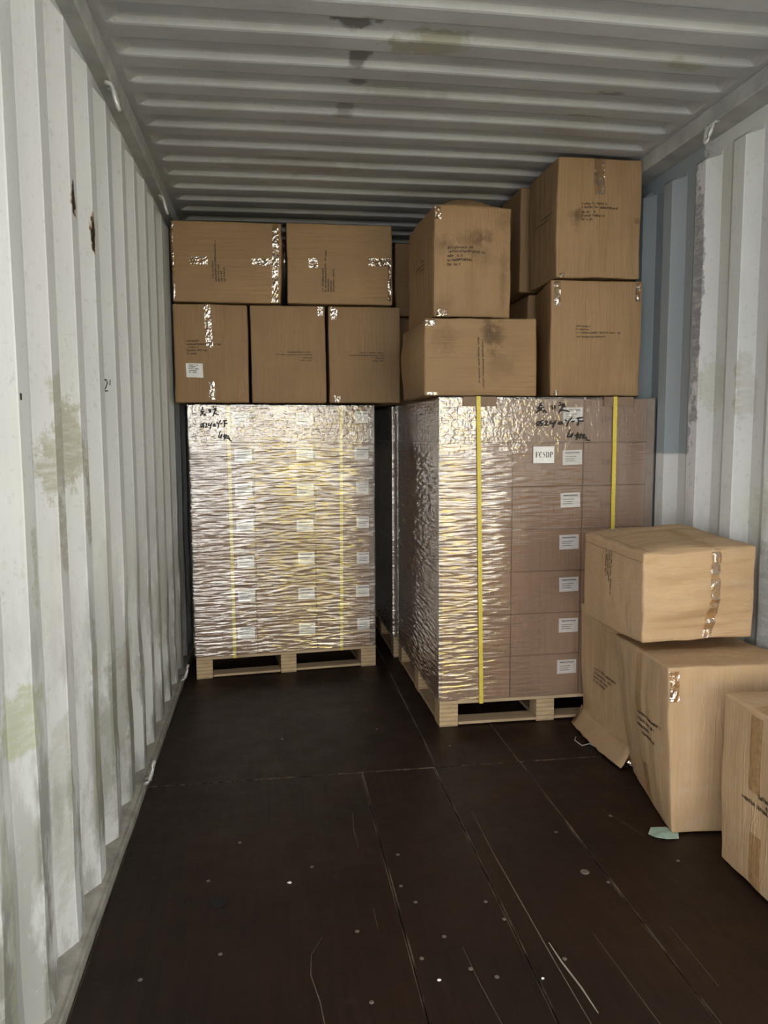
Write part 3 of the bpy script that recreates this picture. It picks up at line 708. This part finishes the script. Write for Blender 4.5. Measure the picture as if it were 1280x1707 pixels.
N_.patch('packing_tape', 'left', .63, .73, .55, .97, M['tape_flat'], .0018, 4, 10, 0, .001); N_.patch('packing_tape', 'left', .60, .70, .01, .32, M['tape_flat'], .0018, 4, 8, 0, .002)
N_.patch('packing_tape', 'top', .02, .98, .62, .74, M['tape_flat'], .0018, 10, 4, .03, .001)

# ------------------------------------------------------------------ wrapped pallet loads
class Frame:
    def __init__(s, x, y, rot, d): s.d = d; s.o = Vector((x, y, 0)); s.r = rot; s.m = Matrix.Rotation(rot, 3, 'Z')
    def w(s, x, y, z): return s.o + s.m @ Vector((x, y, z))
FL = Frame(.075, 4.459, R(5.6), .88); FR = Frame(1.302, 3.525, R(.6), 1.12); FB = Frame(1.268, 4.715, R(.6), 1.12)
W_, D_, ZD, RH = 1.056, 1.12, .128, .2062
CW, CD = W_/3, D_/2

def pallet(fr, label):
    root = bpy.data.objects.new('wooden_pallet', None); COL.objects.link(root); root.location = fr.o; root.rotation_euler = (0, 0, fr.r)
    tag(root, label, 'pallet', 'wooden pallets')
    bl = None; bw = .092; ym = (fr.d-.1)/2; yb = fr.d-.1; dp = (fr.d-.125)/6
    for xi in (0, .487, .972):
        for yi in (0, ym, yb):
            if bl is None: bl = MB().bbox(0, bw, 0, .10, 0, .110, b=.002).build('block', M['block'], root, (xi, yi, 0))
            else: inst(bl, 'block', root, (xi, yi, 0))
    db = MB().bbox(0, 1.064, 0, .125, 0, .017, b=.002).build('deck_board', M['plank'], root, (0, 0, .1105))
    for k in range(1, 7): inst(db, 'deck_board', root, (0, k*dp, .1105))
    bb = MB().bbox(0, .391, 0, .095, 0, .014, b=.002).build('bottom_board', M['plank'], root, (.094, 0, .007))
    for (x, y) in ((.580, 0), (.094, ym), (.580, ym), (.094, yb), (.580, yb)): inst(bb, 'bottom_board', root, (x, y+.002, .007))
    sb = MB().bbox(0, .09, 0, ym-.104, 0, .014, b=.002).build('side_runner', M['plank_y'], root, (.001, .102, .007))
    for (x, y) in ((.001, ym+.102), (.973, .102), (.973, ym+.102), (.488, .102), (.488, ym+.102)): inst(sb, 'side_runner', root, (x, y, .007))
    return root

def load_carton_mesh():
    g = .0015; m = MB(); m.bbox(g, CW-g, g, CD-g, 0, RH-.0012, b=.0035)
    return m
proto_c = None
ORD = ['bottom', 'second', 'third', 'fourth', 'fifth', 'sixth', 'top']
def label_mesh():
    """white shipping label, .098 x .072, with a few lines of unreadable print"""
    m = MB(); m.box(0, .098, -.0008, 0, 0, .070)
    rng = random.Random(3)
    def line(x0, x1, z, h):
        x = x0
        while x < x1:
            w = rng.uniform(.002, .006); m.box(x, min(x+w, x1), -.0012, -.0008, z, z+h*rng.uniform(.7, 1), 1); x += w + rng.uniform(.0006, .002)
    line(.014, .086, .055, .006); m.box(.014, .086, -.0011, -.0008, .052, .0526, 1)
    line(.014, .07, .037, .0035); line(.014, .06, .027, .0035); line(.014, .066, .017, .0035)
    return m
def icons_mesh():
    m = MB()
    def q(x, z, w, h): m.box(x, x+w, -.0006, 0, z, z+h)
    for k, x in enumerate((0, .026, .052)):
        q(x, 0, .0025, .026); q(x+.016, 0, .0025, .026); q(x, .026, .0185, .002)
        if k == 0: q(x+.007, .004, .002, .018); q(x+.005, .017, .006, .003)
        if k == 1: q(x+.0085, .004, .002, .010); q(x+.005, .013, .009, .008)
        if k == 2: q(x+.004, .012, .011, .003); q(x+.0085, .003, .002, .016)
    return m
LAB = label_mesh(); ICO = icons_mesh(); proto_l = proto_i = None
def load_cartons(fr, cells, where, labels, icons, group):
    global proto_c, proto_l, proto_i
    for (cx, cy, word) in cells:
        for k in range(7):
            loc = fr.w(cx*CW, cy*CD, ZD + k*RH); jit = random.uniform(-.0012, .0012)
            loc = loc + fr.m @ Vector((jit*.4, -abs(jit)*.6 if cy == 0 else 0, 0))
            if proto_c is None: o = load_carton_mesh().build('carton', M['card_pal'], None, loc, fr.r); proto_c = o
            else: o = inst(proto_c, 'carton', None, loc, fr.r)
            tag(o, 'brown carton in film, %s layer, %s' % (ORD[k], word % where), 'carton', group)
            if cy == 0 and cx in labels:
                p = (.242 + random.uniform(-.004, .006), .001, .101 + random.uniform(-.008, .006))
                if proto_l is None: l = LAB.build('shipping_label', [M['paper'], M['ink']], o, p); proto_l = l
                else: l = inst(proto_l, 'shipping_label', o, p)
                l.rotation_euler = (0, random.uniform(-.03, .0), 0)
            if cy == 0 and cx in icons:
                p = ((.195 if cx == 0 else .09), .001, .095)
                if proto_i is None: l = ICO.build('printed_icons', M['ink_faint'], o, p); proto_i = l
                else: l = inst(proto_i, 'printed_icons', o, p)

def film(fr, label, mats, hw=None, lbl=None, seed=0):
    e = .007; x0, x1, y0, y1, z0, z1 = -e, W_+e, -e, fr.d+e, .1295, ZD+7*RH+.006
    v, f, fm = [], [], []
    def sheet(P, na, nb, nrm, k, amp, side=False):
        b = len(v)
        for i in range(na+1):
            for j in range(nb+1):
                p = Vector(P(i/na, j/nb)); ed = min(i, na-i, j, nb-j); h = p.x + p.y
                al, ac = h, p.z + .02*math.sin(h*3+seed) + (.12*p.y if side else 0)
                wz = ac + .012*noise.noise(Vector((al*3, ac*5, seed)))
                n1 = noise.noise(Vector((al*6.5, wz*42, seed))); n2 = noise.noise(Vector((al*13, wz*84, seed+4)))
                st = (1-2*abs(n1))*.5 + .45*n2
                iso = .7*noise.noise(p*34 + Vector((seed, 0, 0))) + .5*noise.noise(p*75 + Vector((0, seed, 0)))
                m = sstep(1.28, 1.40, p.z + .05*noise.noise(p*6))
                if side and p.z > .35: m = max(m, .45*sstep(.55, .9, p.y/D_))
                d = st*(1-m) + (.36*iso + .25*st)*m
                if side: d = max(d + .35, -.1)*sstep(0, .06, p.y)*sstep(0, .06, fr.d-p.y)
                v.append(tuple(p + Vector(nrm)*(amp*d*(0 if ed == 0 else 1))))
        for i in range(na):
            for j in range(nb): f.append((b+i*(nb+1)+j, b+(i+1)*(nb+1)+j, b+(i+1)*(nb+1)+j+1, b+i*(nb+1)+j+1)); fm.append(k)
    sheet(lambda a, b: (x0+(x1-x0)*a, y0, z0+(z1-z0)*b), 130, 440, (0, -1, 0), 0, .0029)
    sheet(lambda a, b: (x0, y1+(y0-y1)*a, z0+(z1-z0)*b), 150, 400, (-1, 0, 0), 1, .0060, True)
    sheet(lambda a, b: (x1, y0+(y1-y0)*a, z0+(z1-z0)*b), 20, 40, (1, 0, 0), 1, .002)
    sheet(lambda a, b: (x1+(x0-x1)*a, y1, z0+(z1-z0)*b), 10, 20, (0, 1, 0), 0, .002)
    sheet(lambda a, b: (x0+(x1-x0)*a, y0+(y1-y0)*b, z1), 20, 20, (0, 0, 1), 0, .001)
    o = mesh_obj('stretch_wrap', v, f, mats, None, fr.o, fr.r, smooth=True, fmat=fm)
    tag(o, label, 'stretch wrap', 'clear stretch wraps around pallet loads')
    return o

# hand-written lines in black marker (strokes in millimetre-like units, y down)
STROKES = [[(212, 70), (200, 98), (172, 130)], [(202, 92), (222, 102)], [(178, 126), (236, 116)], [(206, 120), (190, 146), (164, 166)], [(214, 124), (206, 150)], [(226, 166), (236, 140), (246, 152), (262, 166)],
           [(306, 95), (313, 136)], [(330, 95), (334, 132)], [(372, 68), (386, 82)], [(366, 102), (420, 84)], [(424, 84), (398, 116), (368, 166)], [(396, 100), (428, 112)], [(372, 152), (400, 140), (466, 156)],
           [(188, 240), (172, 258), (174, 276), (190, 276), (202, 256), (190, 240)], [(234, 232), (210, 240), (206, 256), (224, 264), (216, 280), (200, 280)], [(244, 250), (258, 240), (266, 250), (244, 280), (280, 274)],
           [(304, 236), (286, 264), (346, 256)], [(348, 230), (326, 268), (316, 302)], [(398, 246), (372, 250), (366, 266), (388, 268), (400, 248), (402, 266), (418, 270)], [(424, 226), (446, 246)], [(492, 205), (460, 240), (440, 292)],
           [(480, 248), (516, 240)], [(548, 205), (548, 270), (534, 282)], [(530, 216), (590, 208)], [(548, 242), (596, 240)],
           [(478, 318), (446, 384), (470, 384), (506, 352)], [(502, 348), (484, 392)], [(516, 374), (562, 362)], [(546, 344), (534, 412)], [(540, 376), (556, 392)], [(578, 352), (562, 402)], [(570, 372), (612, 364), (584, 398)], [(596, 402), (620, 384), (626, 412), (662, 420)]]
def handwriting(parent, fx, fz, w, y):
    v, f = [], []
    for st in STROKES:
        P = [Vector((fx(a), fz(b))) for a, b in st]
        # round the corners a little
        Q = [P[0]]
        for i in range(len(P)-1):
            Q += [P[i].lerp(P[i+1], .5), P[i+1]]
        b0 = len(v)
        for i, p in enumerate(Q):
            t = (Q[min(i+1, len(Q)-1)] - Q[max(i-1, 0)]).normalized(); n = Vector((-t.y, t.x)); ww = w*(.65+.5*math.sin(math.pi*(i+.6)/len(Q)))
            v += [(p.x+n.x*ww/2, y, p.y+n.y*ww/2), (p.x-n.x*ww/2, y, p.y-n.y*ww/2)]
        for i in range(len(Q)-1): f.append((b0+2*i, b0+2*i+1, b0+2*i+3, b0+2*i+2))
    return mesh_obj('handwriting', v, f, M['marker'], parent)

def strap(fr, u0, u1, label, ztop=None, dip=None):
    """polyester band round the load: up the front, over the top and down the back"""
    w = .0095; zt = ZD+7*RH+(.0035 if dip else .0102); v, f = [], []; bk = .003 if dip else .013
    def off(z):
        return .0048 if dip else .0165
    path = [(u1+(u0-u1)*k/24, -off(.112+(zt-.112)*k/24) + .0008*math.sin(k*2.1), .112+(zt-.112)*k/24) for k in range(25)] + [(u0, .02, zt), (u0, fr.d*.5, zt), (u0, fr.d+bk, zt), (u0, fr.d+bk, .14)]
    for (x, y, z) in path: v += [(x-w, y, z), (x+w, y, z)]
    for i in range(len(path)-1): f.append((2*i, 2*i+1, 2*i+3, 2*i+2))
    o = mesh_obj('plastic_strap', v, f, M['strap'], None, fr.o, fr.r)
    md = o.modifiers.new('thick', 'SOLIDIFY'); md.thickness = .0012
    return tag(o, label, 'strap', 'yellow straps around pallet loads')

def corner_board(fr, x, sx, z0, z1, label, w=.045):
    m = MB(); t = .0028
    xa, xb = (x-t, x+w) if sx > 0 else (x-w, x+t)
    m.box(xa, xb, -t-.0008, -.0008, z0, z1)
    if sx > 0: m.box(x-t-.0008, x-.0008, -t, w, z0, z1)
    else: m.box(x+.0014, x+t+.0014, -t, w, z0, z1)
    o = m.build('edge_protector', M['board'], None, fr.o, fr.r)
    return tag(o, label, 'edge protector', 'cardboard edge protectors')
def strap_pad(fr, u, label, w=.15, e=.0135):
    zt = ZD+7*RH; m = MB(); q = .0085 if e > .01 else .002; m.box(u-w/2, u+w/2, -e, -e+.0015, zt-.036, zt+q); m.box(u-w/2, u+w/2, -e, .045, zt+q-.0012, zt+q)
    return tag(m.build('strap_pad', M['board'], None, fr.o, fr.r), label, 'strap pad', 'cardboard pads under straps')

pallet(FL, 'pale wooden pallet under the far wrapped load by left wall')
pallet(FR, 'pale wooden pallet under the near wrapped load at right')
pallet(FB, 'wooden pallet in the dark behind the near wrapped load')
C3 = [(0, 0, 'left column of %s'), (1, 0, 'middle column of %s'), (2, 0, 'right column of %s')]
load_cartons(FL, C3, 'the far wrapped load', (0, 1, 2), (), 'cartons in the far wrapped load')
load_cartons(FR, C3 + [(0, 1, 'rear of the left side of %s')], 'the near wrapped load', (1,), (0, 2), 'cartons in the near wrapped load')
load_cartons(FB, [(0, 0, 'front of the left side of %s'), (0, 1, 'rear of the left side of %s')], 'the shadowed load behind', (), (), 'cartons in the shadowed load behind')
zc = 1.13
corner_board(FL, 0, 1, zc, ZD+7*RH, 'upper brown corner board on the left edge of the far load'); corner_board(FL, 0, 1, .14, zc-.004, 'lower brown corner board on the left edge of the far load', .03)
corner_board(FL, W_, -1, .14, ZD+7*RH, 'long brown corner board on the right edge of the far load', .03)
corner_board(FR, 0, 1, zc, ZD+7*RH, 'upper brown corner board on the left edge of the near load', .04); corner_board(FR, 0, 1, .14, zc-.004, 'lower brown corner board on the left edge of the near load', .012)
corner_board(FR, W_, -1, .14, ZD+7*RH, 'long brown corner board on the right edge of the near load', .035)
corner_board(FB, 0, 1, .14, ZD+7*RH, 'pale-edged corner board on the shadowed load behind', .03)
strap_pad(FL, .21, 'brown pad under the left strap of the far load', .11, .0028); strap_pad(FL, .86, 'brown pad under the right strap of the far load', .11, .0028)
strap_pad(FR, .185, 'brown pad under the left strap of the near load', .16); strap_pad(FR, .87, 'brown pad under the right strap of the near load', .15)
wf = film(FL, 'dense wrinkled clear film around the far load, glaring with daylight', [M['film_dense'], M['film_side']], seed=3)
wn = film(FR, 'clear wrinkled film around the near load with a printed sign and handwriting', [M['film_front'], M['film_side']], seed=8)
wb = film(FB, 'dark shiny film around the shadowed load behind', [M['film_front'], M['film_side']], seed=12)
handwriting(wn, lambda a: .4452 + (860 + a/5.565 - 885)*.00305, lambda b: 1.3452 - (660 + b/5.565 - 745)*.00289, .0068, -.0132)
handwriting(wf, lambda a: .0616 + ((a-165)/497*52.2)*.00328, lambda b: 1.569 - ((b-65)/360*59)*.00336, .0068, -.0132)
# the sign FCSDP
sg = MB().box(.447, .551, -.0150, -.0140, 1.268, 1.347).build('paper_sign', M['paper'], wn)
def serif_sign(x0, z0, h, y):
    v, f = [], []
    T, t_ = h*.17, h*.045
    def st(pts, ws):
        b = len(v)
        for i, p in enumerate(pts):
            a = Vector(pts[max(0, i-1)]); c = Vector(pts[min(len(pts)-1, i+1)]); d = (c-a).normalized(); n = Vector((-d.y, d.x))*(ws[i] if isinstance(ws, list) else ws)/2
            v.extend([(x+p[0]+n.x, y, z0+p[1]+n.y), (x+p[0]-n.x, y, z0+p[1]-n.y)])
        for i in range(len(pts)-1): f.append((b+2*i, b+2*i+1, b+2*i+3, b+2*i+2))
    def stem(): st([(h*.12, 0), (h*.12, h)], T); st([(0, t_/2), (h*.26, t_/2)], t_); st([(0, h-t_/2), (h*.26, h-t_/2)], t_)
    def bowl(cz, rz, cx, rx, a0, a1):
        A = [a0+(a1-a0)*i/14 for i in range(15)]
        st([(cx+rx*math.cos(q), cz+rz*math.sin(q)) for q in A], [t_+(T-t_)*abs(math.cos(q)) for q in A])
    x = x0; stem(); st([(h*.12, h-t_/2), (h*.5, h-t_/2)], t_); st([(h*.5, h), (h*.5, h*.74)], t_*1.4); st([(h*.12, h*.5), (h*.38, h*.5)], t_); st([(h*.38, h*.4), (h*.38, h*.6)], t_*1.3)
    x += h*.66; bowl(h*.5, h*.48, h*.3, h*.22, R(52), R(308)); st([(h*.48, h), (h*.48, h*.66)], t_*1.6)
    x += h*.66
    S = [(.46, .74), (.42, .90), (.28, .975), (.13, .90), (.10, .74), (.2, .60), (.36, .46), (.45, .3), (.40, .1), (.25, .025), (.1, .1), (.06, .28)]
    st([(a*h, b*h) for a, b in S], [t_*1.5, t_, t_, h*.08, h*.12, T, T, h*.12, h*.08, t_, t_, t_*1.5])
    x += h*.62; stem(); bowl(h*.5, h*.48, h*.2, h*.32, R(-90), R(90))
    x += h*.70; stem(); bowl(h*.74, h*.24, h*.2, h*.28, R(-90), R(90))
    return mesh_obj('sign_lettering', v, f, M['marker'], sg)
serif_sign(.459, 1.295, .0265, -.0154)
strap(FL, .215, .219, 'yellow strap down the left part of the far load', dip=1.40); strap(FL, .864, .853, 'yellow strap down the right part of the far load', dip=1.45)
strap(FR, .178, .2035, 'yellow strap down the left part of the near load'); strap(FR, .852, .857, 'yellow strap down the right part of the near load, ending behind the carton pile')

# ------------------------------------------------------------------ litter on the floor
v = [(1.845, 2.475, .002), (1.812, 2.430, .004), (1.822, 2.400, .008), (1.86, 2.386, .005), (1.905, 2.388, .002), (1.925, 2.43, .002), (1.90, 2.47, .002), (1.865, 2.43, .006)]
f = [(0, 1, 7), (1, 2, 7), (2, 3, 7), (3, 4, 7), (4, 5, 7), (5, 6, 7), (6, 0, 7)]
o = mesh_obj('paper_scrap', [(a-1.86, b-2.43, c) for a, b, c in v], f, M['green'], None, (1.86, 2.43, .001)); o.modifiers.new('t', 'SOLIDIFY').thickness = .0012
tag(o, 'pale green paper scrap caught under the front corner of a carton', 'paper')
pts = [(1.90, 3.30, .004), (1.872, 3.245, .012), (1.885, 3.19, .008), (1.93, 3.215, .004), (1.945, 3.17, .004)]
o = MB().tube([(a-1.9, b-3.23, c) for a, b, c in pts], .0022, 6).build('wire_scrap', M['steel'], None, (1.9, 3.23, .001)); tag(o, 'thin bent wire lying on the floor by the splayed carton flap', 'wire')
def chip(x, y, s, label, mat='chip', name='paint_chip'):
    v = [(s*math.cos(a)*random.uniform(.5, 1), s*.7*math.sin(a)*random.uniform(.5, 1), 0) for a in [i*math.pi/3 for i in range(6)]]
    s *= .65; v = [(a*.65, b*.65, c) for a, b, c in v]; m = MB(); m.v = [(a, b, .0006) for a, b, c in v] + [(a*.8, b*.8, .004) for a, b, c in v]; m.f = [tuple(range(6, 12))] + [(i, (i+1) % 6, 6+(i+1) % 6, 6+i) for i in range(6)]; m.m = [0]*7
    return tag(m.build(name, M[mat], None, (x, y, 0)), label, 'debris')
chip(.556, 2.33, .013, 'small pale chip in the middle of the dark floor'); chip(.928, 1.83, .009, 'small white chip beside the long floor joint near the camera'); chip(1.195, 1.795, .008, 'white chip between two pale floor scratches')
o = MB().disc((0, 0, 0), .014, .003, 14).build('washer', M['screw'], None, (1.50, 2.245, 0)); tag(o, 'flat round washer on the floor left of the nearest carton', 'washer')

# ------------------------------------------------------------------ yellow cart of invented form, added out of view for the film's yellow glare
M['truck'] = plain('yellow_cart_paint', (.82, .67, .11), .4, 0, 3, .05, .05); M['rubber'] = plain('black_rubber', (.02, .02, .02), .8)
tr = bpy.data.objects.new('added_yellow_cart', None); COL.objects.link(tr); tr.location = (2.42, -4.2, -1.25)
tag(tr, 'invented yellow cart outside the doors, added for the yellow glare in the film', 'cart')
MB().bbox(0, 1.0, -1.7, -.03, .42, 2.75, b=.05).build('cargo_box', M['truck'], tr)
for x in (.04, .51):
    d = MB().bbox(x, x+.45, -.03, .0, .5, 2.68, b=.01).build('rear_door', M['truck'], tr)
    MB().tube([(x+.22, .02, .6), (x+.22, .02, 2.6)], .014, 8).build('lock_rod', M['steel'], d)
MB().bbox(.03, .97, -.12, .06, .30, .41, b=.02).build('bumper', M['rubber'], tr); MB().bbox(.15, .85, -2.9, -1.72, .42, 1.0, b=.06).build('driver_body', M['truck'], tr)
for (x, y) in ((.02, -.7), (.82, -.7), (.42, -2.6)): MB().tube([(x, y, .28), (x+.16, y, .28)], .275, 20).build('wheel', M['rubber'], tr)
